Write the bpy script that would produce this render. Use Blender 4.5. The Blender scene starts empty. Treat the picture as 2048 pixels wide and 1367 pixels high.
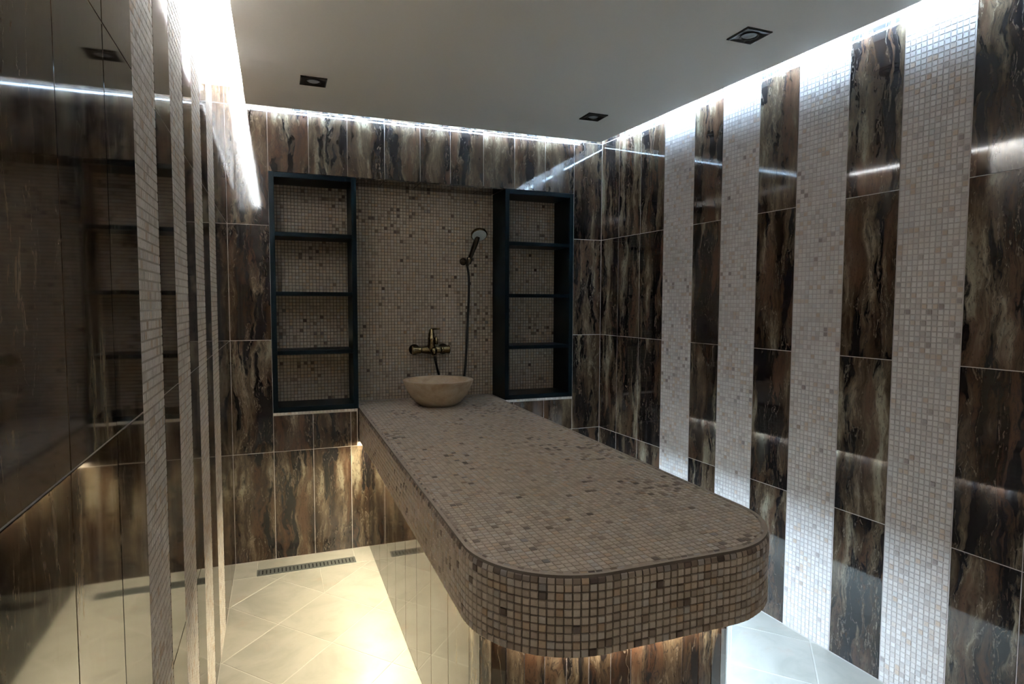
import bpy, math, random
import numpy as np
from mathutils import Vector, Matrix

random.seed(7)
RNG = np.random.default_rng(11)
sc = bpy.context.scene
COL = sc.collection

# ------------------------------------------------------------------ camera
CAM_POS = (0.2272, -3.4729, 1.3822)
YAW, PITCH, ROLL, FPX = 0.3668, 0.0631, 0.0033, 1225.19
fw = Vector((math.sin(YAW) * math.cos(PITCH), math.cos(YAW) * math.cos(PITCH), -math.sin(PITCH)))
rt = Vector((math.cos(YAW), -math.sin(YAW), 0))
up = rt.cross(fw)
r2 = rt * math.cos(ROLL) + up * math.sin(ROLL)
u2 = up * math.cos(ROLL) - rt * math.sin(ROLL)
cd = bpy.data.cameras.new('camera')
cd.sensor_width = 36.0
cd.sensor_fit = 'HORIZONTAL'
cd.lens = 36.0 * FPX / 2048.0
cd.clip_start = 0.01
cam = bpy.data.objects.new('camera', cd)
COL.objects.link(cam)
mw = Matrix((r2, u2, -fw)).transposed().to_4x4()
mw.translation = CAM_POS
cam.matrix_world = mw
sc.camera = cam

# ------------------------------------------------------------------ world, exposure
w = bpy.data.worlds.new('world')
sc.world = w
w.use_nodes = True
w.node_tree.nodes['Background'].inputs[0].default_value = (1.0, 0.92, 0.80, 1)
w.node_tree.nodes['Background'].inputs[1].default_value = 0.24
vs = sc.view_settings
vs.view_transform = 'Standard'
vs.look = 'None'
vs.gamma = 1.0
vs.use_curve_mapping = False
vs.exposure = 0.76
sc.cycles.use_denoising = True
sc.cycles.max_bounces = 5
sc.cycles.diffuse_bounces = 3
sc.cycles.glossy_bounces = 3
sc.cycles.sample_clamp_indirect = 6.0
sc.cycles.caustics_reflective = True
sc.cycles.blur_glossy = 0.3
sc.cycles.use_adaptive_sampling = True
sc.cycles.adaptive_threshold = 0.2
sc.cycles.adaptive_min_samples = 16

# strengths of the LED strips the room has (cove above the ceiling panel, ledge under the table top)
COVE_COOL = (0.50, 0.73, 1.0)
COVE_LEFT = (0.93, 0.97, 1.0)
WARM = (1.0, 0.88, 0.60)
WARM_FRONT = (1.0, 0.88, 0.68)
COOL = (0.56, 0.77, 1.0)
S_COVE, S_COVE_LEFT, S_LEFT, S_FRONT, S_RIGHT = 480.0, 800.0, 185.0, 95.0, 520.0
S_COVE_BACK = 380.0

# ------------------------------------------------------------------ node helpers
class NT:
    def __init__(self, name):
        self.m = bpy.data.materials.new(name)
        self.m.use_nodes = True
        self.t = self.m.node_tree
        self.b = self.t.nodes['Principled BSDF']
    def n(self, typ, ins=None, **kw):
        nd = self.t.nodes.new(typ)
        for k, v in kw.items():
            setattr(nd, k, v)
        for k, v in (ins or {}).items():
            self.put(nd.inputs[k], v)
        return nd
    def put(self, sock, v):
        if isinstance(v, bpy.types.NodeSocket):
            self.t.links.new(v, sock)
        elif isinstance(v, bpy.types.Node):
            self.t.links.new(v.outputs[0], sock)
        else:
            if sock.type == 'RGBA' and len(v) == 3:
                v = (*v, 1)
            sock.default_value = v
    def math(self, op, a, b=0.0, c=0.0, clamp=False):
        nd = self.n('ShaderNodeMath', {0: a, 1: b, 2: c}, operation=op)
        nd.use_clamp = clamp
        return nd.outputs[0]
    def vmath(self, op, a, b):
        return self.n('ShaderNodeVectorMath', {0: a, 1: b}, operation=op).outputs[0]
    def noise(self, vec, scale, detail=3.0, rough=0.5, dist=0.0):
        return self.n('ShaderNodeTexNoise', {'Vector': vec, 'Scale': scale, 'Detail': detail,
                                             'Roughness': rough, 'Distortion': dist})
    def ramp(self, fac, stops, interp='LINEAR'):
        nd = self.n('ShaderNodeValToRGB', {0: fac})
        cr = nd.color_ramp
        cr.interpolation = interp
        while len(cr.elements) < len(stops):
            cr.elements.new(0.5)
        for e, (p, c) in zip(cr.elements, stops):
            e.position = p
            e.color = (*c, 1) if len(c) == 3 else c
        return nd.outputs[0]
    def step(self, x, lo, hi):
        nd = self.n('ShaderNodeMapRange', {'Value': x, 'From Min': lo, 'From Max': hi})
        nd.interpolation_type = 'SMOOTHSTEP'
        return nd.outputs[0]
    def mix(self, fac, a, b, mode='MIX'):
        nd = self.n('ShaderNodeMix', data_type='RGBA', blend_type=mode)
        self.put(nd.inputs[0], fac)
        self.put(nd.inputs[6], a)
        self.put(nd.inputs[7], b)
        return nd.outputs[2]
    def bump(self, height, strength, dist):
        return self.n('ShaderNodeBump', {'Height': height, 'Strength': strength, 'Distance': dist}).outputs[0]
    def set(self, **kw):
        for k, v in kw.items():
            self.put(self.b.inputs[k.replace('_', ' ')], v)
        return self.m


def marble_material():
    k = NT('brown_marble_tile')
    tc = k.n('ShaderNodeTexCoord').outputs['Object']
    rnd = k.n('ShaderNodeObjectInfo').outputs['Random']
    off = k.n('ShaderNodeCombineXYZ', {0: k.math('MULTIPLY', rnd, 37.7), 1: k.math('MULTIPLY', rnd, 91.3),
                                       2: k.math('MULTIPLY', rnd, 53.9)}).outputs[0]
    base = k.vmath('ADD', k.vmath('MULTIPLY', tc, (1.0, 1.0, 0.17)), off)
    wn = k.noise(k.vmath('ADD', k.vmath('MULTIPLY', tc, (1.0, 1.0, 0.5)), off), 9.0, 3.0, 0.6).outputs['Color']
    warp = k.vmath('MULTIPLY', k.vmath('SUBTRACT', wn, (0.5, 0.5, 0.5)), (0.085, 0.03, 0.05))
    p = k.vmath('ADD', base, warp)
    sep = k.n('ShaderNodeSeparateColor', {0: k.noise(p, 12.5, 4.0, 0.60).outputs['Color']})
    big, band, rust = sep.outputs[0], sep.outputs[1], sep.outputs[2]
    mid = k.noise(k.vmath('ADD', p, (3.1, 7.7, 1.3)), 36.0, 5.0, 0.70, 0.0).outputs[0]
    fine = k.noise(k.vmath('MULTIPLY', k.vmath('ADD', tc, off), (1.0, 1.0, 0.40)), 150.0, 3.0, 0.72).outputs[0]
    tone = k.math('ADD', big, k.math('MULTIPLY', k.math('SUBTRACT', mid, 0.5), 0.28))
    col = k.ramp(tone, [(0.33, (0.012, 0.0064, 0.0040)), (0.46, (0.037, 0.0215, 0.013)), (0.57, (0.100, 0.071, 0.044)),
                        (0.69, (0.255, 0.220, 0.158))])
    col = k.mix(k.math('MULTIPLY', k.step(rust, 0.51, 0.62), 0.70), col, (0.078, 0.038, 0.022))
    bmask = k.math('MULTIPLY', k.step(band, 0.505, 0.565), k.step(mid, 0.36, 0.50))
    col = k.mix(k.math('MULTIPLY', bmask, 0.94), col, (0.0050, 0.0048, 0.0062))
    # fine layered lines running along the dark bands
    ct = k.math('FRACT', k.math('ADD', k.math('MULTIPLY', band, 19.0), k.math('MULTIPLY', mid, 1.6)))
    vein = k.math('SUBTRACT', 1.0, k.step(k.math('ABSOLUTE', k.math('SUBTRACT', ct, 0.5)), 0.02, 0.17))
    vein = k.math('MULTIPLY', vein, k.math('MULTIPLY', k.step(band, 0.41, 0.48), k.step(fine, 0.34, 0.52)))
    col = k.mix(k.math('MULTIPLY', vein, 0.72), col, (0.014, 0.011, 0.012))
    lite = k.math('SUBTRACT', 1.0, k.step(k.math('ABSOLUTE', k.math('SUBTRACT', rust, 0.5)), 0.002, 0.011))
    lite = k.math('MULTIPLY', lite, k.step(fine, 0.42, 0.58))
    col = k.mix(k.math('MULTIPLY', lite, 0.40), col, (0.30, 0.24, 0.18))
    col = k.mix(k.math('MULTIPLY', k.step(fine, 0.55, 0.68), 0.62), col, (0.022, 0.016, 0.013))
    wave = k.noise(k.vmath('MULTIPLY', k.vmath('ADD', tc, off), (1, 1, 0.6)), 13.0, 0.0, 0.4).outputs[0]
    return k.set(Base_Color=col, Roughness=0.05, IOR=1.52, Normal=k.bump(wave, 0.10, 0.0010))


def mosaic_material(name, stops):
    k = NT(name)
    tone = k.n('ShaderNodeAttribute', attribute_name='tone').outputs['Fac']
    hue = k.n('ShaderNodeAttribute', attribute_name='hue').outputs['Fac']
    pos = k.n('ShaderNodeNewGeometry').outputs['Position']
    col = k.ramp(tone, stops)
    warm = k.mix(0.55, col, (0.50, 0.33, 0.19))
    cool = k.mix(0.35, col, (0.46, 0.47, 0.47))
    col = k.mix(k.step(hue, 0.86, 0.97), col, warm)
    col = k.mix(k.step(hue, 0.16, 0.02), col, cool)
    f1 = k.noise(pos, 260.0, 2.0, 0.65).outputs[0]
    col = k.mix(k.math('MULTIPLY', k.step(f1, 0.56, 0.74), 0.35), col, (0.20, 0.14, 0.10))
    return k.set(Base_Color=col, Roughness=0.52, IOR=1.45)


def plain(name, col, rough, metallic=0.0, nscale=None, namt=0.15, bump=0.0, coat=0.0):
    k = NT(name)
    c = col
    nrm = None
    if nscale:
        tc = k.n('ShaderNodeTexCoord').outputs['Object']
        f = k.noise(tc, nscale, 5.0, 0.6).outputs[0]
        c = k.mix(f, tuple(x * (1 - namt) for x in col), tuple(min(1, x * (1 + namt)) for x in col))
        if bump:
            nrm = k.bump(f, 0.3, bump)
    k.set(Base_Color=c, Roughness=rough, Metallic=metallic)
    if coat:
        k.set(Coat_Weight=coat, Coat_Roughness=0.15)
    if nrm is not None:
        k.set(Normal=nrm)
    return k.m


def floor_material():
    k = NT('cream_stone_floor')
    tc = k.n('ShaderNodeTexCoord').outputs['Object']
    rnd = k.n('ShaderNodeObjectInfo').outputs['Random']
    off = k.n('ShaderNodeCombineXYZ', {0: k.math('MULTIPLY', rnd, 31.0), 1: k.math('MULTIPLY', rnd, 17.0), 2: rnd}).outputs[0]
    p = k.vmath('ADD', tc, off)
    a = k.noise(p, 5.0, 5.0, 0.6, 0.6).outputs[0]
    b = k.noise(k.vmath('ADD', p, (5, 3, 1)), 8.0, 4.0, 0.6).outputs[0]
    c = k.noise(p, 40.0, 4.0, 0.6).outputs[0]
    col = k.ramp(a, [(0.3, (0.34, 0.325, 0.275)), (0.5, (0.42, 0.40, 0.345)), (0.7, (0.46, 0.435, 0.38))])
    col = k.mix(k.math('MULTIPLY', k.step(b, 0.58, 0.75), 0.5), col, (0.42, 0.325, 0.255))
    col = k.mix(k.math('MULTIPLY', k.step(c, 0.55, 0.75), 0.18), col, (0.36, 0.32, 0.26))
    return k.set(Base_Color=col, Roughness=0.34, IOR=1.45, Normal=k.bump(a, 0.15, 0.003))


def emit(name, col, s):
    k = NT(name)
    return k.set(Base_Color=(0.8, 0.8, 0.8), Emission_Color=col, Emission_Strength=s)


MARBLE = marble_material()
MOSAIC = mosaic_material('tan_travertine_mosaic', [(0.0, (0.060, 0.038, 0.028)), (0.18, (0.125, 0.082, 0.058)), (0.36, (0.25, 0.185, 0.135)),
                                                   (0.62, (0.44, 0.352, 0.268)), (1.0, (0.57, 0.485, 0.39))])
MOSAIC_PALE = mosaic_material('pale_travertine_mosaic', [(0.0, (0.16, 0.12, 0.105)), (0.18, (0.28, 0.225, 0.20)), (0.36, (0.46, 0.40, 0.365)),
                                                         (0.62, (0.66, 0.61, 0.565)), (1.0, (0.76, 0.725, 0.69))])
GROUT = plain('pale_grout', (0.52, 0.46, 0.43), 0.8, nscale=60, namt=0.12)
MGROUT = plain('mosaic_grout', (0.135, 0.105, 0.080), 0.85, nscale=90, namt=0.15)
LGROUT = plain('light_mosaic_grout', (0.44, 0.39, 0.345), 0.85, nscale=90, namt=0.15)
WGROUT = plain('pale_mosaic_grout', (0.27, 0.24, 0.215), 0.85, nscale=90, namt=0.15)
TGROUT = plain('table_grout', (0.34, 0.275, 0.215), 0.85, nscale=90, namt=0.15)
FLOORM = floor_material()
FGROUT = plain('floor_grout', (0.56, 0.535, 0.48), 0.8, nscale=50, namt=0.1)
CEILM = plain('satin_ceiling', (0.90, 0.885, 0.84), 0.5, nscale=120, namt=0.02)
PLASTER = plain('white_plaster', (0.86, 0.86, 0.84), 0.85, nscale=40, namt=0.03)
BLACKW = plain('blue_black_lacquer', (0.0022, 0.0050, 0.0068), 0.30, nscale=30, namt=0.25)
BLACKW.node_tree.nodes['Principled BSDF'].inputs['Specular IOR Level'].default_value = 0.05
BRONZE = plain('antique_bronze', (0.20, 0.145, 0.075), 0.22, metallic=1.0, nscale=50, namt=0.25)
DARKBR = plain('dark_bronze', (0.060, 0.048, 0.034), 0.28, metallic=1.0, nscale=50, namt=0.25)
HOSEM = plain('dark_hose_metal', (0.022, 0.021, 0.020), 0.35, metallic=0.4, nscale=200, namt=0.3)
FACEP = plain('grey_spray_face', (0.42, 0.44, 0.42), 0.45, nscale=90, namt=0.1)
STEEL = plain('drain_steel', (0.20, 0.21, 0.195), 0.42, metallic=0.6, nscale=60, namt=0.15)
DARK = plain('dark_void', (0.012, 0.012, 0.012), 0.9, nscale=20, namt=0.1)
LENS = plain('frosted_lamp_lens', (0.36, 0.39, 0.43), 0.35, nscale=60, namt=0.05)
SPOTM = plain('dark_bronze_spot_trim', (0.022, 0.018, 0.014), 0.28, metallic=0.5, nscale=40, namt=0.2)


def stone_material():
    k = NT('travertine_basin')
    tc = k.n('ShaderNodeTexCoord').outputs['Object']
    p = k.vmath('MULTIPLY', tc, (1, 1, 1.8))
    a = k.noise(p, 9.0, 5.0, 0.6, 0.5).outputs[0]
    b = k.noise(tc, 55.0, 5.0, 0.65).outputs[0]
    col = k.ramp(a, [(0.3, (0.42, 0.28, 0.165)), (0.5, (0.54, 0.40, 0.26)), (0.7, (0.60, 0.49, 0.36))])
    col = k.mix(k.math('MULTIPLY', k.step(b, 0.52, 0.72), 0.30), col, (0.28, 0.18, 0.105))
    return k.set(Base_Color=col, Roughness=0.42, Normal=k.bump(b, 0.15, 0.001))


STONE = stone_material()

# ------------------------------------------------------------------ mesh helpers
def mesh(name, verts, faces, smooth=False):
    me = bpy.data.meshes.new(name)
    me.from_pydata([tuple(v) for v in verts], [], faces)
    if smooth:
        me.polygons.foreach_set('use_smooth', [True] * len(me.polygons))
    me.update()
    return me


def link(name, me, mat=None, parent=None, loc=None, rot=None):
    o = bpy.data.objects.new(name, me)
    COL.objects.link(o)
    if me is not None and mat is not None and not me.materials:
        me.materials.append(mat)
    if parent:
        o.parent = parent
    if loc is not None:
        o.location = loc
    if rot is not None:
        o.rotation_euler = rot
    return o


def tag(o, label=None, cat=None, group=None, kind=None):
    if label:
        o['label'] = label
    if cat:
        o['category'] = cat
    if group:
        o['group'] = group
    if kind:
        o['kind'] = kind
    return o


class MB:
    def __init__(self):
        self.v, self.f = [], []
    def box(self, x0, x1, y0, y1, z0, z1):
        b = len(self.v)
        self.v += [(x0, y0, z0), (x1, y0, z0), (x1, y1, z0), (x0, y1, z0), (x0, y0, z1), (x1, y0, z1), (x1, y1, z1), (x0, y1, z1)]
        self.f += [[b + i for i in q] for q in ((0, 3, 2, 1), (4, 5, 6, 7), (0, 1, 5, 4), (1, 2, 6, 5), (2, 3, 7, 6), (3, 0, 4, 7))]
        return self
    def prism(self, poly, z0, z1):
        b, n = len(self.v), len(poly)
        self.v += [(x, y, z0) for x, y in poly] + [(x, y, z1) for x, y in poly]
        self.f += [[b + i for i in reversed(range(n))], [b + n + i for i in range(n)]]
        for i in range(n):
            j = (i + 1) % n
            self.f.append([b + i, b + j, b + n + j, b + n + i])
        return self
    def lathe(self, prof, seg=32, M=None, cap=True):
        b = len(self.v)
        M = M or Matrix()
        for r, z in prof:
            for i in range(seg):
                a = 2 * math.pi * i / seg
                self.v.append(tuple(M @ Vector((r * math.cos(a), r * math.sin(a), z))))
        for k in range(len(prof) - 1):
            for i in range(seg):
                j = (i + 1) % seg
                self.f.append([b + k * seg + i, b + k * seg + j, b + (k + 1) * seg + j, b + (k + 1) * seg + i])
        if cap:
            self.f.append([b + i for i in reversed(range(seg))])
            e = b + (len(prof) - 1) * seg
            self.f.append([e + i for i in range(seg)])
        return self
    def tube(self, pts, rad, seg=10):
        pts = [Vector(p) for p in pts]
        b = len(self.v)
        prev = None
        for i, p in enumerate(pts):
            t = (pts[min(i + 1, len(pts) - 1)] - pts[max(i - 1, 0)]).normalized()
            if prev is None:
                prev = t.orthogonal().normalized()
            s = (prev - t * prev.dot(t)).normalized()
            prev = s
            q = t.cross(s)
            r = rad[i] if isinstance(rad, (list, tuple)) else rad
            for k in range(seg):
                a = 2 * math.pi * k / seg
                self.v.append(tuple(p + (s * math.cos(a) + q * math.sin(a)) * r))
        for i in range(len(pts) - 1):
            for k in range(seg):
                j = (k + 1) % seg
                self.f.append([b + i * seg + k, b + i * seg + j, b + (i + 1) * seg + j, b + (i + 1) * seg + k])
        self.f.append([b + k for k in reversed(range(seg))])
        e = b + (len(pts) - 1) * seg
        self.f.append([e + k for k in range(seg)])
        return self
    def build(self, name, mat, parent=None, smooth=False, bevel=0.0, origin=None):
        v = self.v
        if origin is not None:
            v = [(x - origin[0], y - origin[1], z - origin[2]) for x, y, z in v]
        o = link(name, mesh(name, v, self.f, smooth), mat, parent, loc=origin)
        if bevel:
            m = o.modifiers.new('bevel', 'BEVEL')
            m.width = bevel
            m.segments = 2
            m.limit_method = 'ANGLE'
        return o


def empty(name, loc=(0, 0, 0), rz=0.0):
    o = bpy.data.objects.new(name, None)
    COL.objects.link(o)
    o.location = loc
    o.rotation_euler = (0, 0, rz)
    o.empty_display_size = 0.05
    return o


def part(mb, name, mat, root, **kw):
    """parts are modelled in world coordinates and hung under a root at root.location"""
    L = root.location
    mb.v = [(x - L.x, y - L.y, z - L.z) for x, y, z in mb.v]
    return mb.build(name, mat, root, **kw)


def clip_poly(poly, a, b):
    """keep the part of poly left of the directed line a->b"""
    out = []
    def side(p):
        return (b[0] - a[0]) * (p[1] - a[1]) - (b[1] - a[1]) * (p[0] - a[0])
    for i in range(len(poly)):
        p, q = poly[i], poly[(i + 1) % len(poly)]
        sp, sq = side(p), side(q)
        if sp >= 0:
            out.append(p)
        if (sp > 0 and sq < 0) or (sp < 0 and sq > 0):
            t = sp / (sp - sq)
            out.append((p[0] + (q[0] - p[0]) * t, p[1] + (q[1] - p[1]) * t))
    return out


def inset_poly(poly, d):
    n = len(poly)
    out = []
    for i in range(n):
        p0, p1, p2 = Vector(poly[i - 1]), Vector(poly[i]), Vector(poly[(i + 1) % n])
        e1, e2 = (p1 - p0), (p2 - p1)
        if e1.length < 1e-7 or e2.length < 1e-7:
            out.append(tuple(p1))
            continue
        e1.normalize(); e2.normalize()
        n1, n2 = Vector((-e1.y, e1.x)), Vector((-e2.y, e2.x))
        bis = n1 + n2
        k = bis.length_squared
        out.append(tuple(p1 + bis * (2 * d / max(k, 0.5)) ) if k > 1e-6 else tuple(p1))
    return out

# ------------------------------------------------------------------ the room's dimensions
W0, SL = 2.1687, -0.0554            # right wall: X = W0 + SL * Y
YF = -4.35                          # wall behind the camera
HT = 2.47
ROWS = [0.0, 0.584, 1.184, 1.784, 2.384, HT]
JT = 0.0027                         # joint width
def wx(y):
    return W0 + SL * y

# ------------------------------------------------------------------ shell
b = MB().box(-0.12, -0.0011, YF - 0.1, 0.0011, -0.05, HT)
WALL_L = tag(b.build('wall_left', GROUT), 'left wall of glossy brown marble tile with four narrow mosaic strips', 'wall', kind='structure')
v0, v1 = (wx(0.0011) + 0.0011, 0.0011), (wx(YF - 0.1) + 0.0011, YF - 0.1)
b = MB().prism([v0, v1, (v1[0] + 0.12, v1[1]), (v0[0] + 0.12, v0[1])][::-1], -0.05, HT)
WALL_R = tag(b.build('wall_right', GROUT), 'right wall of brown marble tile banded with pale mosaic strips', 'wall', kind='structure')
NX0, NX1, NZ0, NZ1, ND = 0.200, 1.972, 0.795, 2.0635, 0.233
b = MB()
b.box(-0.12, NX0, 0.0011, 0.36, -0.05, HT)
b.box(NX1, 2.40, 0.0011, 0.36, -0.05, HT)
b.box(NX0, NX1, 0.0011, 0.36, -0.05, 0.605)
b.box(NX0, 0.640, 0.0011, 0.36, 0.605, NZ0 - 0.002)
b.box(1.520, NX1, 0.0011, 0.36, 0.605, NZ0 - 0.002)
b.box(NX0, NX1, 0.0011, 0.36, NZ1 + 0.006, HT)
b.box(NX0, NX1, ND + 0.003, 0.36, 0.605, NZ1 + 0.006)
WALL_B = tag(b.build('wall_back', GROUT), 'end wall of brown marble tile around a mosaic-lined niche', 'wall', kind='structure')
b = MB().box(-0.12, 0.35, YF - 0.2, YF - 0.1, -0.05, HT).box(2.05, 2.56, YF - 0.2, YF - 0.1, -0.05, HT)
b.box(0.35, 2.05, YF - 0.2, YF - 0.1, 2.15, HT)
tag(b.build('wall_front', plain('brown_plaster', (0.17, 0.125, 0.09), 0.6, nscale=8, namt=0.3)),
    'plain brown wall with a wide doorway added for light, unseen behind the viewer', 'wall', kind='structure')
# unseen doorway added to let soft world light in; the portal only guides its sampling
pd = bpy.data.lights.new('added_doorway_portal', 'AREA')
pd.shape, pd.size, pd.size_y = 'RECTANGLE', 1.7, 2.15
pd.cycles.is_portal = True
po_ = bpy.data.objects.new('added_doorway_portal', pd)
COL.objects.link(po_)
po_.location = (1.2, YF - 0.19, 1.075)
po_.rotation_euler = (math.pi / 2, 0, 0)
b = MB().box(-0.12, 2.56, YF - 0.2, 0.36, -0.16, -0.05)
b.prism([(-0.003, 0.003), (-0.003, YF - 0.1), (wx(YF - 0.1) + 0.003, YF - 0.1), (wx(0) + 0.003, 0.003)], -0.05, -0.0010)
FLOOR = tag(b.build('floor', FGROUT), 'cream stone tile floor laid diagonally', 'floor', kind='structure')
b = MB().box(-0.12, 2.56, YF - 0.2, 0.36, HT, HT + 0.12)
tag(b.build('ceiling', PLASTER), 'white upper ceiling seen in the lit gap around the dropped panel', 'ceiling', kind='structure')
ZP, TP = 2.365, 0.03
PANEL = [(0.104, -0.098), (0.104, -4.2), (wx(-4.2) - 0.078, -4.2), (wx(-0.105) - 0.080, -0.105)]
b = MB().prism(PANEL, ZP, ZP + TP)
tag(b.build('ceiling', CEILM), 'smooth grey dropped ceiling panel with lit gap all around', 'ceiling', kind='structure')

# ------------------------------------------------------------------ marble tiles, each a part of its wall
TILE_CACHE = {}
def tile_mesh(wd, ht, t=0.009, bv=0.0006):
    key = (round(wd, 4), round(ht, 4))
    if key not in TILE_CACHE:
        x, z = wd / 2, ht / 2
        v, f = [], []
        for (hx, hz, y) in ((x - bv, z - bv, 0.0), (x, z, bv), (x, z, t)):
            v += [(-hx, y, -hz), (hx, y, -hz), (hx, y, hz), (-hx, y, hz)]
        f.append((0, 1, 2, 3))
        for k in (0, 4):
            for i in range(4):
                j = (i + 1) % 4
                f.append((k + j, k + i, k + 4 + i, k + 4 + j))
        TILE_CACHE[key] = mesh('wall_tile', v, f)
    return TILE_CACHE[key]

class Frame:
    """a wall plane: origin, horizontal direction u, angle of u about Z; the room lies at local -Y"""
    def __init__(self, o, ang):
        self.o, self.ang = Vector(o), ang
        self.u = Vector((math.cos(ang), math.sin(ang), 0))
        self.n = Vector((math.sin(ang), -math.cos(ang), 0))
    def at(self, s, z, d=0.0):
        return self.o + self.u * s + Vector((0, 0, z)) + self.n * d

F_LEFT = Frame((0, 0, 0), math.pi / 2)                  # s = Y
F_BACK = Frame((0, 0, 0), 0.0)                          # s = X
F_RIGHT = Frame((W0, 0, 0), math.atan2(-1, -SL))        # s runs from the back wall towards the viewer
KR = math.hypot(1, SL)                                  # s = -Y * KR

def put_tile(parent, fr, s0, s1, z0, z1, name='wall_tile', tilt=0.0011, mat=None):
    wd, ht = abs(s1 - s0) - JT, (z1 - z0) - JT
    if wd < 0.004 or ht < 0.004:
        return
    o = link(name, tile_mesh(wd, ht), mat or MARBLE, parent)
    o.location = fr.at((s0 + s1) / 2, (z0 + z1) / 2, 0.0)
    o.rotation_euler = (random.uniform(-tilt, tilt), 0, fr.ang + random.uniform(-tilt, tilt))
    return o

LSTR = [(-0.929, -0.676), (-1.367, -1.133), (-1.787, -1.560), (-2.213, -1.993)]
lcols = [(-0.070, 0), (-0.272, -0.070), (-0.474, -0.272), (-0.676, -0.474), (-1.133, -0.929), (-1.560, -1.367), (-1.993, -1.787),
         (-2.411, -2.213), (-2.633, -2.411)] + [(-2.633 - 0.215 * (i + 1), -2.633 - 0.215 * i) for i in range(8)]
for c in lcols:
    for r in range(5):
        put_tile(WALL_L, F_LEFT, c[0], c[1], ROWS[r], ROWS[r + 1])
RSTR = [(0.6246, 0.8607), (1.0586, 1.2836), (1.4904, 1.717), (1.9258, 2.1504)]
rcols = [(0, 0.193), (0.193, 0.4113), (0.4113, 0.6246), (0.8607, 1.0586), (1.2836, 1.4904), (1.717, 1.9258), (2.1504, 2.351)]
rcols += [(2.351 + 0.21 * i, 2.351 + 0.21 * (i + 1)) for i in range(9)]
for c in rcols:
    for r in range(5):
        put_tile(WALL_R, F_RIGHT, c[0] * KR, c[1] * KR, ROWS[r], ROWS[r + 1])
bc = [0, 0.200, 0.402, 0.602, 0.802, 1.002, 1.178, 1.379, 1.575, 1.776, 1.972, W0]
for i in range(len(bc) - 1):
    x0, x1 = bc[i], bc[i + 1]
    if i in (0, len(bc) - 2):
        for r in range(5):
            put_tile(WALL_B, F_BACK, x0, x1, ROWS[r], ROWS[r + 1])
    else:
        put_tile(WALL_B, F_BACK, x0, x1, ROWS[3 + 1], HT)
        put_tile(WALL_B, F_BACK, x0, x1, NZ1, ROWS[4])
        put_tile(WALL_B, F_BACK, x0, x1, ROWS[0], ROWS[1])
        a, e = x0, x1
        if x1 <= 0.64 or x0 >= 1.52:
            put_tile(WALL_B, F_BACK, x0, x1, ROWS[1], 0.779)
        elif x0 < 0.64:
            put_tile(WALL_B, F_BACK, x0, 0.636, ROWS[1], 0.779)
        elif x1 > 1.52:
            put_tile(WALL_B, F_BACK, 1.522, x1, ROWS[1], 0.779)
# tiled soffit of the niche between the shelf units
for x0, x1 in ((0.66, 0.802), (0.802, 1.002), (1.002, 1.178), (1.178, 1.379), (1.379, 1.505)):
    o = link('soffit_tile', tile_mesh(x1 - x0 - JT, ND - 0.006), MARBLE, WALL_B)
    o.location = ((x0 + x1) / 2, ND / 2 + 0.003, NZ1 - 0.004)
    o.rotation_euler = (math.pi / 2, 0, 0)

# ------------------------------------------------------------------ mosaic
PITCH_M, GAP = 0.01872, 0.0019
class Chips:
    def __init__(self):
        self.v, self.f, self.tone, self.hue = [], [], [], []
    def quad(self, top, base, tone, hue):
        """top and base: matching rings of world points"""
        b, n = len(self.v), len(top)
        self.v += [tuple(p) for p in top] + [tuple(p) for p in base]
        self.f.append([b + i for i in range(n)])
        for i in range(n):
            j = (i + 1) % n
            self.f.append([b + j, b + i, b + n + i, b + n + j])
        self.tone += [tone] * (n + 1)
        self.hue += [hue] * (n + 1)
    def build(self, name, parent=None, kind=None, origin=None, mat=None):
        v = self.v
        if origin is not None:
            v = [(x - origin[0], y - origin[1], z - origin[2]) for x, y, z in v]
        me = mesh(name, v, self.f)
        for nm, dat in (('tone', self.tone), ('hue', self.hue)):
            at = me.attributes.new(nm, 'FLOAT', 'FACE')
            at.data.foreach_set('value', np.array(dat, dtype=np.float32))
        o = link(name, me, mat or MOSAIC, parent, loc=origin)
        if kind:
            o['kind'] = kind
        return o

def cluster_field(nu, nv, scale=9, seed=0):
    g = np.random.default_rng(seed)
    a = g.random((nu // scale + 3, nv // scale + 3))
    iu, iv = np.arange(nu) / scale, np.arange(nv) / scale
    i0, j0 = iu.astype(int), iv.astype(int)
    fu, fv = (iu - i0)[:, None], (iv - j0)[None, :]
    fu, fv = fu * fu * (3 - 2 * fu), fv * fv * (3 - 2 * fv)
    return (a[i0][:, j0] * (1 - fu) * (1 - fv) + a[i0 + 1][:, j0] * fu * (1 - fv)
            + a[i0][:, j0 + 1] * (1 - fu) * fv + a[i0 + 1][:, j0 + 1] * fu * fv)

def tones(nu, nv, seed, dark=0.035, clus=0.30, lo=0.06, hi=0.42, std=0.10):
    g = np.random.default_rng(seed)
    fld = cluster_field(nu, nv, 11, seed + 1)
    t = np.clip(0.66 + std * g.standard_normal((nu, nv)), 0.30, 1.0)
    p = dark * 0.5 + clus * np.clip((fld - 0.58) / 0.3, 0, 1)
    m = g.random((nu, nv)) < p
    t[m] = g.uniform(lo, hi, m.sum())
    return t, g.random((nu, nv))

def chip_on(ch, P, U, V, Nn, hu, hv, tone, hue, lift=0.0, jit=0.0004):
    j = [random.uniform(-0.00035, 0.00035) for _ in range(8)]
    e = 0.0013
    lift += random.uniform(-jit, jit)
    cs = ((-1, -1), (1, -1), (1, 1), (-1, 1))
    top = [P + U * (a * (hu - e) + j[i]) + V * (c * (hv - e) + j[i + 4]) + Nn * lift for i, (a, c) in enumerate(cs)]
    base = [P + U * (a * hu + j[i]) + V * (c * hv + j[i + 4]) - Nn * 0.0032 for i, (a, c) in enumerate(cs)]
    ch.quad(top, base, tone, hue)

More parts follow.
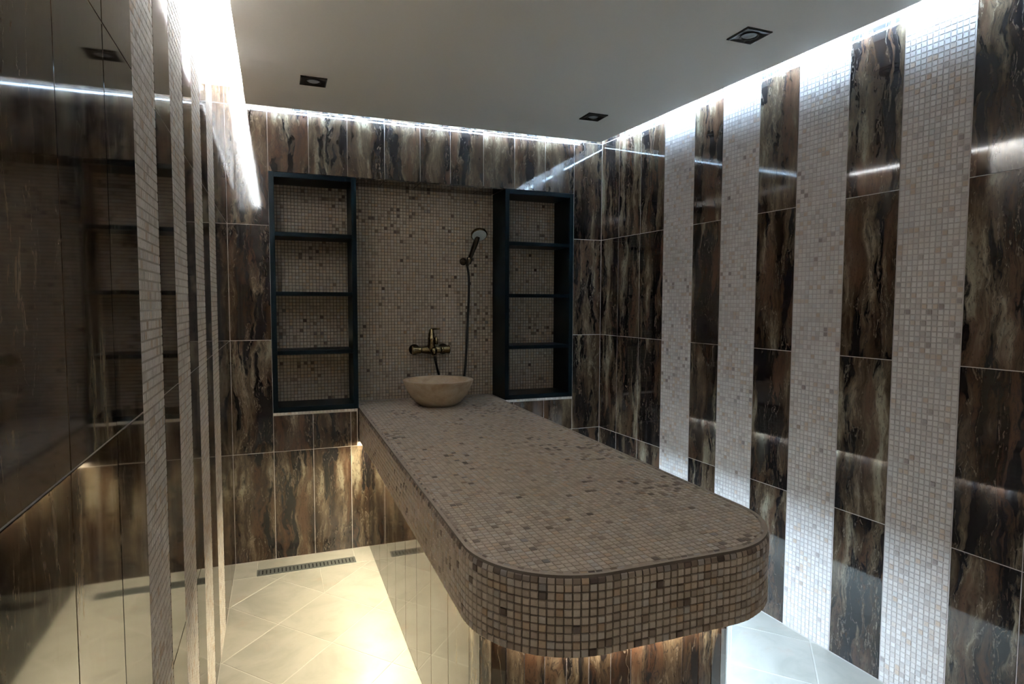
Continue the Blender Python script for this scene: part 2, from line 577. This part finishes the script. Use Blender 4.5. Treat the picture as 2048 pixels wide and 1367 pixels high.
def strip(parent, fr, s0, s1, z0, z1, seed, single=None, name='mosaic_strip', dark=0.035, clus=0.30, lo=0.06, hi=0.42, deep=1.0, std=0.10, grout=None, mat=None):
    """mosaic field on a wall: a grout bed, its chips joined, or the `single` ones as objects"""
    nu, nv = max(1, round((s1 - s0) / PITCH_M)), max(1, round((z1 - z0) / PITCH_M))
    du, dv = (s1 - s0) / nu, (z1 - z0) / nv
    b = MB()
    c0, c1 = fr.at(s0, z0, -0.0022 * deep), fr.at(s1, z0, -0.0022 * deep)
    k0, k1 = fr.at(s1, z0, -0.006), fr.at(s0, z0, -0.006)
    b.prism([(c0.x, c0.y), (c1.x, c1.y), (k0.x, k0.y), (k1.x, k1.y)], z0, z1)
    bed = b.build(name, grout or MGROUT, parent)
    t, h = tones(nu, nv, seed, dark, clus, lo, hi, std)
    ch = Chips()
    U, V, Nn = fr.u, Vector((0, 0, 1)), fr.n
    todo = []
    for i in range(nu):
        for j in range(nv):
            P = fr.at(s0 + (i + 0.5) * du, z0 + (j + 0.5) * dv)
            if single and single(P):
                todo.append((P, t[i, j], h[i, j]))
                continue
            chip_on(ch, P, U, V, Nn, (du - GAP) / 2, (dv - GAP) / 2, t[i, j], h[i, j], 0.0006 * deep, 0.0004 * deep)
    if ch.f:
        ch.build('mosaic_field', bed, 'stuff', mat=mat)
    for P, a, c in todo:
        one = Chips()
        chip_on(one, P, U, V, Nn, (du - GAP) / 2, (dv - GAP) / 2, a, c, 0.0006)
        one.build('mosaic_tile', bed, origin=tuple(P), mat=mat)
    return bed

for i, (s0, s1) in enumerate(LSTR):
    strip(WALL_L, F_LEFT, s0 + 0.0015, s1 - 0.0015, 0.001, HT, 40 + i, dark=0.015, clus=0.05, lo=0.3, hi=0.5, deep=0.3, grout=LGROUT, mat=MOSAIC_PALE)
for i, (s0, s1) in enumerate(RSTR):
    # 25 rows of 12 in the nearest strip are single pieces
    near = (lambda P: 0.90 < P.z < 1.362) if i == 3 else None
    strip(WALL_R, F_RIGHT, s0 * KR + 0.0015, s1 * KR - 0.0015, 0.001, HT, 60 + i, single=near, dark=0.03, clus=0.12, lo=0.16, hi=0.5, grout=WGROUT, mat=MOSAIC_PALE)
F_NICHE = Frame((0, ND, 0), 0.0)
strip(WALL_B, F_NICHE, NX0 + 0.001, NX1 - 0.001, 0.80, NZ1 - 0.004, 80, name='niche_mosaic', dark=0.04, clus=0.14, std=0.075)
# the row of chips that edges the sill under each shelf unit
for x0, x1 in ((0.200, 0.640), (1.520, 1.972)):
    strip(WALL_B, F_BACK, x0, x1, 0.7795, 0.7945, 90, name='sill_mosaic', dark=0.0, clus=0.0, mat=MOSAIC_PALE)

# ------------------------------------------------------------------ floor tiles (diagonal lattice)
A0, LA, LB = Vector((0.209, -0.267)), Vector((0.2035, -0.2295)), Vector((-0.2035, -0.2295))
ROOMP = [(0.0, -0.2), (0.0, YF - 0.09), (wx(YF) , YF - 0.09), (wx(-0.2), -0.2)]
PL = (0.694, 1.440, -2.27, 0.30)     # plinth: left, right, front, corner radius
def floor_piece(poly):
    area = 0.5 * sum(poly[i][0] * poly[(i + 1) % len(poly)][1] - poly[(i + 1) % len(poly)][0] * poly[i][1] for i in range(len(poly)))
    if area < 0:
        poly = poly[::-1]
    if abs(area) < 0.0012:
        return
    poly = inset_poly(poly, 0.0016)
    cx, cy = sum(p[0] for p in poly) / len(poly), sum(p[1] for p in poly) / len(poly)
    inner = inset_poly(poly, 0.0015)
    n = len(poly)
    v = [(x - cx, y - cy, 0.0) for x, y in inner] + [(x - cx, y - cy, -0.0015) for x, y in poly] + [(x - cx, y - cy, -0.012) for x, y in poly]
    f = [list(range(n))]
    for k in (0, n):
        for i in range(n):
            j = (i + 1) % n
            f.append([k + j, k + i, k + n + i, k + n + j])
    o = link('floor_tile', mesh('floor_tile', v, f), FLOORM, FLOOR, loc=(cx, cy, 0))
    o.rotation_euler = (random.uniform(-0.0006, 0.0006), random.uniform(-0.0006, 0.0006), 0)
for m in range(-8, 22):
    for n in range(-14, 22):
        p = A0 + LA * m + LB * n
        poly = [tuple(p), tuple(p + LB), tuple(p + LA + LB), tuple(p + LA)]
        c = p + (LA + LB) / 2
        if PL[0] + 0.24 < c.x < PL[1] - 0.24 and c.y > PL[2] + 0.26:
            continue                                     # wholly under the table plinth
        for k in range(4):
            poly = clip_poly(poly, ROOMP[k], ROOMP[(k + 1) % 4])
            if len(poly) < 3:
                break
        if len(poly) >= 3:
            # the tile beside the drain is cut in two
            if abs(c.x - 0.41) < 0.1 and abs(c.y + 0.267) < 0.1:
                floor_piece(clip_poly(poly, (0.414, -2), (0.414, 2)))
                floor_piece(clip_poly(poly, (0.414, 2), (0.414, -2)))
            else:
                floor_piece(poly)
# plain border course along the end wall, interrupted by the drain
DX0, DX1, DY0, DY1 = 0.108, 0.600, -0.196, -0.118
for poly in ([(0.0, -0.2), (DX0, -0.2), (DX0, DY1), (DX0, 0.0), (0.0, 0.0)],
             [(DX0, DY1), (DX1, DY1), (DX1, 0.0), (DX0, 0.0)],
             [(DX1, -0.2), (PL[0] + 0.1, -0.2), (PL[0] + 0.1, 0.0), (DX1, 0.0)],
             [(1.36, -0.2), (1.78, -0.2), (1.78, 0.0), (1.36, 0.0)],
             [(1.78, -0.2), (wx(-0.2), -0.2), (wx(0), 0.0), (1.78, 0.0)]):
    floor_piece(poly)

# ------------------------------------------------------------------ linear drain
d = empty('linear_drain', (0.354, -0.157, 0.0))
tag(d, 'slotted steel drain grate let into the cream floor by the end wall', 'drain')
b = MB()
b.box(DX0, DX1, DY1 - 0.006, DY1, -0.012, 0.0012).box(DX0, DX1, DY0, DY0 + 0.006, -0.012, 0.0012)
b.box(DX0, DX0 + 0.008, DY0, DY1, -0.012, 0.0012).box(DX1 - 0.012, DX1, DY0, DY1, -0.012, 0.0012)
part(b, 'frame', STEEL, d, bevel=0.0006)
part(MB().box(DX0 + 0.004, DX1 - 0.004, DY0 + 0.004, DY1 - 0.004, -0.0035, -0.0008), 'channel', DARK, d)
for i in range(25):
    x = DX0 + 0.008 + (i + 0.5) * (DX1 - DX0 - 0.02) / 25
    part(MB().box(x - 0.0064, x + 0.0064, DY0 + 0.006, DY1 - 0.006, -0.0004, 0.0010), 'slat', STEEL, d)
part(MB().box(DX0 + 0.006, DX1 - 0.006, DY0 + 0.006, DY0 + 0.014, -0.0004, 0.0008), 'bar', STEEL, d)
part(MB().box(DX0 + 0.006, DX1 - 0.006, DY1 - 0.014, DY1 - 0.006, -0.0004, 0.0008), 'bar', STEEL, d)

# ------------------------------------------------------------------ massage table
TZ0, TZ1 = 0.612, 0.797
T = empty('massage_table', (1.067, -1.1, 0.0))
tag(T, 'built-in massage table with rounded mosaic top on a marble-tiled plinth', 'massage table')

def arc(cx, cy, r, a0, a1, n):
    return [(cx + r * math.cos(a0 + (a1 - a0) * i / n), cy + r * math.sin(a0 + (a1 - a0) * i / n)) for i in range(n + 1)]

def table_outline(off=0.0, back=0.0, n=28):
    """path from the back left round the front to the back right (counter-clockwise), offset inwards by off"""
    R = 0.262
    xl0, xl1, xr0, xr1, yf = 0.6465, 0.6370, 1.5115, 1.4890, -2.335
    pts = [(xl0 + off, back)]
    pts += arc(xl1 + R, yf + R, R - off, math.pi, 1.5 * math.pi, n)
    pts += arc(xr1 - R, yf + R, R - off, 1.5 * math.pi, 2 * math.pi, n)
    pts += [(xr0 - off, back)]
    return pts

class Path:
    def __init__(self, pts):
        self.p = [Vector((*q, 0)) for q in pts]
        self.l = [0.0]
        for a, c in zip(self.p, self.p[1:]):
            self.l.append(self.l[-1] + (c - a).length)
        self.L = self.l[-1]
    def at(self, s):
        s = min(max(s, 0), self.L)
        k = 0
        while k < len(self.l) - 2 and self.l[k + 1] < s:
            k += 1
        t = (s - self.l[k]) / (self.l[k + 1] - self.l[k])
        P = self.p[k].lerp(self.p[k + 1], t)
        d = (self.p[k + 1] - self.p[k]).normalized()
        return P, d, Vector((d.y, -d.x, 0))        # point, tangent, outward normal

core = table_outline(0.0034, 0.232)
slab = part(MB().prism(core, TZ0, TZ1 - 0.0009), 'table_top', MGROUT, T)
slab.data.materials.append(TGROUT)
slab.data.polygons[1].material_index = 1      # the lighter joints of the top face
OUT = Path(table_outline(0.0, -0.0015, 48))
NS = round(OUT.L / PITCH_M)
ds = OUT.L / NS
NR = 9
dz = (0.7765 - TZ0) / NR
tS, hS = tones(NS, NR + 1, 301, 0.05, 0.10)
tS[:, NR] = np.clip(0.36 + 0.17 * RNG.standard_normal(NS), 0.04, 0.62)
cps = Chips()
single = []
SL_ = slab.matrix_world
TL = Vector(T.location)
UP = Vector((0, 0, 1))
campos = Vector(CAM_POS)
for i in range(NS):
    P, tg, nn = OUT.at((i + 0.5) * ds)
    for j in range(NR):
        c = P + UP * (TZ0 + (j + 0.5) * dz)
        vis = nn.dot((campos - c).normalized()) / (campos - c).length_squared
        single.append((vis, i, j, c, tg, nn))
single.sort(key=lambda q: -q[0])
for k, (vis, i, j, c, tg, nn) in enumerate(single):
    tgt = Chips() if k < 300 else cps
    chip_on(tgt, c - TL, tg, UP, nn, (ds - GAP) / 2, (dz - GAP) / 2, tS[i, j], hS[i, j], 0.0004)
    if k < 300:
        tgt.build('mosaic_tile', slab, origin=tuple(c - TL))
# rounded edge course
g = GAP / 2
for i in range(NS):
    rings = []
    for s in (i * ds + 1.5 * g, (i + 1) * ds - 1.5 * g):
        P, tg, nn = OUT.at(s)
        prof = [(-0.002, 0.7740), (0.0006, 0.7778), (-0.0016, 0.7868), (-0.0075, 0.7945), (-0.0180, 0.7977), (-0.0188, 0.7945)]
        rings.append([P + nn * a + UP * z - TL for a, z in prof])
    for q in range(5):
        bse = len(cps.v)
        cps.v += [tuple(rings[0][q]), tuple(rings[1][q]), tuple(rings[1][q + 1]), tuple(rings[0][q + 1])]
        cps.f.append([bse, bse + 1, bse + 2, bse + 3])
        cps.tone.append(tS[i, NR])
        cps.hue.append(hS[i, NR])
# top field
top = table_outline(0.0208, 0.229, 24)
nu, nv = round((1.52 - 0.63) / PITCH_M) + 1, round((0.232 + 2.335) / PITCH_M) + 1
tT, hT = tones(nu, nv, 411, 0.04, 0.24)
xmin, xmax = 0.63, 1.52
for i in range(nu):
    for j in range(nv):
        x, y = xmin + (i + 0.5) * PITCH_M, 0.231 - (j + 0.5) * PITCH_M
        hf = (PITCH_M - GAP) / 2
        poly = [(x - hf, y - hf), (x + hf, y - hf), (x + hf, y + hf), (x - hf, y + hf)]
        if y > -2.02 and 0.67 < x < 1.47:
            pass
        else:
            for k in range(len(top)):
                poly = clip_poly(poly, top[k], top[(k + 1) % len(top)])
                if len(poly) < 3:
                    break
            if len(poly) < 3:
                continue
            ar = 0.5 * sum(poly[k][0] * poly[(k + 1) % len(poly)][1] - poly[(k + 1) % len(poly)][0] * poly[k][1] for k in range(len(poly)))
            if ar < 1.5e-5:
                continue
        zt = 0.7971 + random.uniform(-0.0003, 0.0003)
        cx, cy = sum(p[0] for p in poly) / len(poly), sum(p[1] for p in poly) / len(poly)
        tp = [Vector((cx + (px - cx) * 0.90, cy + (py - cy) * 0.90, zt)) - TL for px, py in poly]
        bs = [Vector((px, py, 0.7935)) - TL for px, py in poly]
        cps.quad(tp, bs, tT[i, j] * 0.97, hT[i, j])
cps.build('mosaic_field', slab, 'stuff')

# plinth
def plinth_outline(off=0.0, back=0.0, n=9):
    xl, xr, yf, R = PL
    pts = [(xl + off, back)]
    pts += arc(xl + R, yf + R, R - off, math.pi, 1.5 * math.pi, n)
    pts += arc(xr - R, yf + R, R - off, 1.5 * math.pi, 2 * math.pi, n)
    pts += [(xr - off, back)]
    return pts
pln = part(MB().prism(plinth_outline(0.003, 0.002), 0.0, TZ0), 'plinth', GROUT, T)
def plinth_tile(P, Q, z0=0.003, z1=TZ0 - 0.001):
    P, Q = Vector(P), Vector(Q)
    wd = (Q - P).length - JT
    o = link('plinth_tile', tile_mesh(wd, z1 - z0), MARBLE, pln)
    dr = Q - P
    o.location = (((P + Q) / 2).x - TL.x, ((P + Q) / 2).y - TL.y, (z0 + z1) / 2)
    o.rotation_euler = (random.uniform(-.0008, .0008), 0, math.atan2(dr.y, dr.x) + random.uniform(-.0012, .0012))
xl, xr, yf, R = PL
ys = [-0.001, -0.188, -0.394, -0.622, -0.837, -1.061, -1.276, -1.501, -1.724, -1.942]
for a, c in zip(ys, ys[1:]):
    plinth_tile((xl, a), (xl, c))
    plinth_tile((xr, c), (xr, a))
NA = 9
al = [(xl, -1.942)] + arc(xl + R, yf + R, R, math.pi, 1.5 * math.pi, NA)[1:]
ar_ = arc(xr - R, yf + R, R, 1.5 * math.pi, 2 * math.pi, NA)[:-1] + [(xr, -1.942)]
for seq in (al, ar_):
    for a, c in zip(seq, seq[1:]):
        plinth_tile(a, c)
plinth_tile(al[-1], ar_[0])

# ------------------------------------------------------------------ LED strips
def led_box(name, pts, z0, z1, wd, col, s, label, down=False):
    """a flat LED tape along a polyline; down: in a profile that shines only downwards"""
    P = [Vector(p) for p in pts]
    b = MB()
    le, ri = [], []
    for i, p in enumerate(P):
        dr = (P[min(i + 1, len(P) - 1)] - P[max(i - 1, 0)]).normalized()
        nr = Vector((dr.y, -dr.x))
        le.append(p + nr * wd / 2)
        ri.append(p - nr * wd / 2)
    n = len(P)
    for z in (z0, z1):
        b.v += [(q.x, q.y, z) for q in le] + [(q.x, q.y, z) for q in ri]
    for i in range(n - 1):
        b.f.append([i, i + 1, n + i + 1, n + i])
    nlit = len(b.f)
    for i in range(n - 1):
        b.f += [[2 * n + i, 3 * n + i, 3 * n + i + 1, 2 * n + i + 1],
                [i, 2 * n + i, 2 * n + i + 1, i + 1], [n + i, n + i + 1, 3 * n + i + 1, 3 * n + i]]
    b.f += [[0, n, 3 * n, 2 * n], [n - 1, 3 * n - 1, 4 * n - 1, 2 * n - 1]]
    ctr = (sum(p.x for p in P) / n, sum(p.y for p in P) / n, z0)
    o = b.build(name, emit('led_glow_%d' % len(bpy.data.materials), col, s), origin=ctr)
    if down:
        o.data.materials.append(PLASTER)
        for k, pg in enumerate(o.data.polygons):
            pg.material_index = 0 if k < nlit else 1
    return tag(o, label, 'led strip')

zt = ZP + TP
led_box('led_strip', [(0.110, -0.12), (0.110, -4.18)], zt, zt + 0.007, 0.010, COVE_LEFT, S_COVE_LEFT,
        'white LED tape lying on the left edge of the dropped ceiling panel')
led_box('led_strip', [(0.130, -0.111), (wx(-0.11) - 0.11, -0.117)], zt, zt + 0.007, 0.010, COVE_COOL, S_COVE_BACK,
        'cool LED tape lying on the end-wall edge of the dropped ceiling panel')
led_box('led_strip', [(wx(-0.14) - 0.0870, -0.14), (wx(-4.18) - 0.0850, -4.18)], zt, zt + 0.007, 0.010, COVE_COOL, S_COVE,
        'cool LED tape lying on the right edge of the dropped ceiling panel')
led_box('led_strip', [(xl - 0.014, -0.004), (xl - 0.014, -1.965)], 0.607, 0.6112, 0.012, WARM, S_LEFT,
        'warm LED tape under the left overhang of the massage table', True)
po = plinth_outline(-0.014, 0, 16)[1:-1]
led_box('led_strip', po, 0.607, 0.6112, 0.012, WARM_FRONT, S_FRONT,
        'warm LED tape under the rounded front overhang of the massage table', True)
led_box('led_strip', [(xr + 0.014, -1.965), (xr + 0.014, -0.004)], 0.607, 0.6112, 0.012, COOL, S_RIGHT,
        'cool white LED tape under the right overhang of the massage table', True)

# ------------------------------------------------------------------ shelf units in the niche
def shelf_unit(x0, x1, label):
    z0, z1, t = NZ0, NZ1 - 0.001, 0.026
    y0, y1 = -0.001, ND - 0.002
    r = empty('shelf_unit', ((x0 + x1) / 2, ND / 2, z0))
    tag(r, label, 'shelf unit', 'shelf units in the niche')
    part(MB().box(x0, x0 + t, y0, y1, z0, z1), 'side_panel', BLACKW, r, bevel=0.0012)
    part(MB().box(x1 - t, x1, y0, y1, z0, z1), 'side_panel', BLACKW, r, bevel=0.0012)
    part(MB().box(x0 + t, x1 - t, y0, y1, z1 - t, z1), 'top_panel', BLACKW, r, bevel=0.0012)
    part(MB().box(x0 + t, x1 - t, y0, y1, z0, z0 + t), 'bottom_panel', BLACKW, r, bevel=0.0012)
    for z in (1.114, 1.429, 1.742):
        part(MB().box(x0 + t, x1 - t, y0 + 0.001, y1, z - 0.0105, z + 0.0105), 'shelf', BLACKW, r, bevel=0.001)
shelf_unit(0.201, 0.6455, 'black open shelf unit left of the stone basin')
shelf_unit(1.5165, 1.971, 'black open shelf unit right of the shower hose')

# ------------------------------------------------------------------ stone basin
bx_, by_ = 1.086, -0.060
prof = [(0.001, 0.0005), (0.085, 0.0005), (0.104, 0.006), (0.130, 0.024), (0.158, 0.055), (0.181, 0.093), (0.196, 0.128), (0.2005, 0.143), (0.2015, 0.1465),
        (0.2000, 0.1485), (0.180, 0.1485), (0.1775, 0.1465), (0.172, 0.130), (0.156, 0.095), (0.132, 0.062), (0.098, 0.038), (0.05, 0.028), (0.001, 0.026)]
o = MB().lathe(prof, 64, cap=True).build('stone_basin', STONE, smooth=True)
o.location = (bx_, by_, TZ1 + 0.0006)
tag(o, 'round beige travertine basin standing on the mosaic table top', 'basin')

# ------------------------------------------------------------------ wall mixer tap
def axis_mat(p, d):
    q = Vector((0, 0, 1)).rotation_difference(Vector(d).normalized())
    return Matrix.Translation(Vector(p)) @ q.to_matrix().to_4x4()
YT = 0.170
tp = empty('mixer_tap', (1.100, ND, 1.100))
tag(tp, 'antique bronze mixer tap on the mosaic wall above the basin', 'tap')
part(MB().lathe([(0.017, -0.062), (0.019, -0.055), (0.021, -0.045), (0.024, -0.02), (0.026, 0.0), (0.024, 0.02), (0.021, 0.045), (0.019, 0.055), (0.017, 0.062)],
                28, axis_mat((1.100, YT, 1.098), (1, 0, 0))), 'body', BRONZE, tp, smooth=True)
for sx in (-1, 1):
    x = 1.100 + sx * 0.062
    part(MB().lathe([(0.0195, 0.0), (0.021, 0.003), (0.0215, 0.010), (0.0195, 0.012), (0.021, 0.018), (0.0245, 0.046), (0.0260, 0.050), (0.024, 0.053)],
                    28, axis_mat((x, YT, 1.098), (sx, 0, 0))), 'union_nut', BRONZE, tp, smooth=True)
    part(MB().lathe([(0.034, 0.0), (0.034, 0.004), (0.026, 0.014), (0.018, 0.020), (0.0165, 0.070)], 28,
                    axis_mat((x + sx * 0.028, ND - 0.0008, 1.098), (0, -1, 0))), 'wall_rose', DARKBR, tp, smooth=True)
part(MB().lathe([(0.026, 0.0), (0.0265, 0.02), (0.022, 0.036), (0.0195, 0.060), (0.0225, 0.066), (0.0225, 0.074), (0.019, 0.078),
                 (0.0185, 0.098), (0.014, 0.108), (0.0125, 0.122), (0.008, 0.130), (0.002, 0.132)], 28,
                axis_mat((1.100, YT - 0.004, 1.098), (0, -0.06, 1))), 'neck', BRONZE, tp, smooth=True)
lv = MB().tube([(1.100, YT - 0.012, 1.222), (1.112, YT - 0.024, 1.226), (1.128, YT - 0.040, 1.227), (1.142, YT - 0.052, 1.229)], [0.006, 0.0055, 0.0045, 0.004], 12)
part(lv, 'lever', BRONZE, tp, smooth=True)
part(MB().lathe([(0.010, 0.0), (0.0115, 0.006), (0.0115, 0.030), (0.008, 0.036), (0.006, 0.046), (0.003, 0.049)], 20,
                axis_mat((1.129, YT - 0.012, 1.132), (0.0, 0, 1))), 'diverter_knob', BRONZE, tp, smooth=True)
part(MB().lathe([(0.022, -0.01), (0.022, 0.012), (0.017, 0.018), (0.014, 0.030), (0.0125, 0.032)], 24,
                axis_mat((1.110, YT - 0.018, 1.098), (0.05, -0.55, -0.83))), 'outlet', BRONZE, tp, smooth=True)

# ------------------------------------------------------------------ hand shower with its hose
def spline(ctrl, n=14):
    P = [Vector(p) for p in ctrl]
    P = [P[0] * 2 - P[1]] + P + [P[-1] * 2 - P[-2]]
    out = []
    for i in range(1, len(P) - 2):
        p0, p1, p2, p3 = P[i - 1:i + 3]
        for k in range(n):
            t = k / n
            out.append(0.5 * ((2 * p1) + (p2 - p0) * t + (2 * p0 - 5 * p1 + 4 * p2 - p3) * t * t + (3 * p1 - p0 - 3 * p2 + p3) * t ** 3))
    out.append(P[-2])
    return out
hs = empty('hand_shower', (1.335, 0.17, 1.62))
tag(hs, 'chrome-edged hand shower with long dark hose hanging in the niche', 'shower')
grip0, grip1 = Vector((1.3305, 0.172, 1.612)), Vector((1.378, 0.118, 1.775))
gd = (grip1 - grip0).normalized()
gl = (grip1 - grip0).length
part(MB().lathe([(0.0075, -0.004), (0.0095, 0.0), (0.0105, 0.02), (0.0125, 0.06), (0.0150, 0.11), (0.0165, 0.145), (0.0155, gl), (0.012, gl + 0.012)],
                24, axis_mat(grip0, gd)), 'handle', DARKBR, hs, smooth=True)
hc, hd = Vector((1.386, 0.108, 1.798)), Vector((-0.05, -0.62, -0.78)).normalized()
head = part(MB().lathe([(0.016, -0.034), (0.030, -0.026), (0.044, -0.014), (0.0495, -0.004), (0.0505, 0.004), (0.0480, 0.008), (0.0455, 0.008)],
                       36, axis_mat(hc, hd)), 'head', BRONZE, hs, smooth=True)
face = part(MB().lathe([(0.0445, 0.004), (0.0445, 0.0095), (0.0375, 0.0115), (0.036, 0.0095), (0.034, 0.0105), (0.002, 0.0115)],
                       36, axis_mat(hc, hd)), 'spray_face', FACEP, hs, smooth=True)
face['label'] = 'grey round spray face'
hose = spline([(1.112, YT - 0.040, 1.062), (1.120, YT - 0.042, 1.02), (1.137, 0.165, 0.98), (1.150, 0.180, 0.945), (1.168, 0.195, 0.865), (1.23, 0.203, 0.8145),
               (1.285, 0.203, 0.845), (1.318, 0.196, 0.93), (1.330, 0.192, 1.08), (1.338, 0.190, 1.26), (1.345, 0.188, 1.42), (1.344, 0.184, 1.54), (1.3305, 0.172, 1.610)])
part(MB().tube(hose, 0.0075, 12), 'hose', HOSEM, hs, smooth=True)
br = empty('shower_bracket', (1.322, ND, 1.640))
tag(br, 'dark bronze wall bracket gripping the hand shower handle', 'bracket')
part(MB().lathe([(0.0235, 0.0), (0.0235, 0.006), (0.019, 0.012), (0.013, 0.014), (0.0125, 0.036)], 24, axis_mat((1.322, ND - 0.0008, 1.640), (0, -1, 0))),
     'wall_plate', DARKBR, br, smooth=True)
gp = grip0 + gd * 0.034
part(MB().lathe([(0.0165, -0.018), (0.0180, -0.016), (0.0185, 0.016), (0.0168, 0.019), (0.0135, 0.019), (0.0125, -0.018)], 24, axis_mat(gp, gd)),
     'clip', DARKBR, br, smooth=True)

# ------------------------------------------------------------------ recessed downlights
def downlight(x, y, label):
    r = empty('downlight', (x, y, ZP))
    tag(r, label, 'downlight', 'recessed downlights in the ceiling panel')
    h, t = 0.056, 0.005
    b = MB()
    ring = [(h, 0.0), (h, -0.004), (h - 0.006, -0.007), (0.030, -0.003)]
    n = 48
    # square bezel that dishes inwards to a round lamp hole
    rows = []
    def sq(k, half):
        a = 2 * math.pi * k / n + math.pi / 4
        c, s_ = math.cos(a), math.sin(a)
        q = half / max(abs(c), abs(s_))
        return q * c, q * s_
    def ci(k, rad):
        a = 2 * math.pi * k / n + math.pi / 4
        return rad * math.cos(a), rad * math.sin(a)
    layers = [(sq, h, -0.0004), (sq, h, -0.0045), (sq, h - 0.005, -0.0060), (ci, 0.036, -0.0030), (ci, 0.030, -0.0022), (ci, 0.028, -0.0005)]
    for fn, q, z in layers:
        b.v += [(*fn(k, q), z) for k in range(n)]
    for L in range(len(layers) - 1):
        for k in range(n):
            j = (k + 1) % n
            b.f.append([L * n + j, L * n + k, (L + 1) * n + k, (L + 1) * n + j])
    b.build('bezel', SPOTM, r)
    lens = MB().lathe([(0.0265, -0.0004), (0.0265, -0.0016), (0.0235, -0.0030), (0.010, -0.0026), (0.001, -0.0026)], 32).build('lamp_lens', LENS, r, smooth=True)
    lens['label'] = 'unlit frosted lens'
    MB().lathe([(0.0275, -0.0004), (0.0300, -0.0050), (0.0340, -0.0062), (0.0325, -0.0036)], 32, cap=False).build('lamp_ring', SPOTM, r, smooth=True)
downlight(0.400, -0.548, 'square dark downlight in the ceiling panel above the left shelf unit')
downlight(1.808, -0.546, 'square dark downlight near the far right corner of the ceiling panel')
downlight(1.865, -1.625, 'square dark downlight nearest the viewer on the ceiling panel')
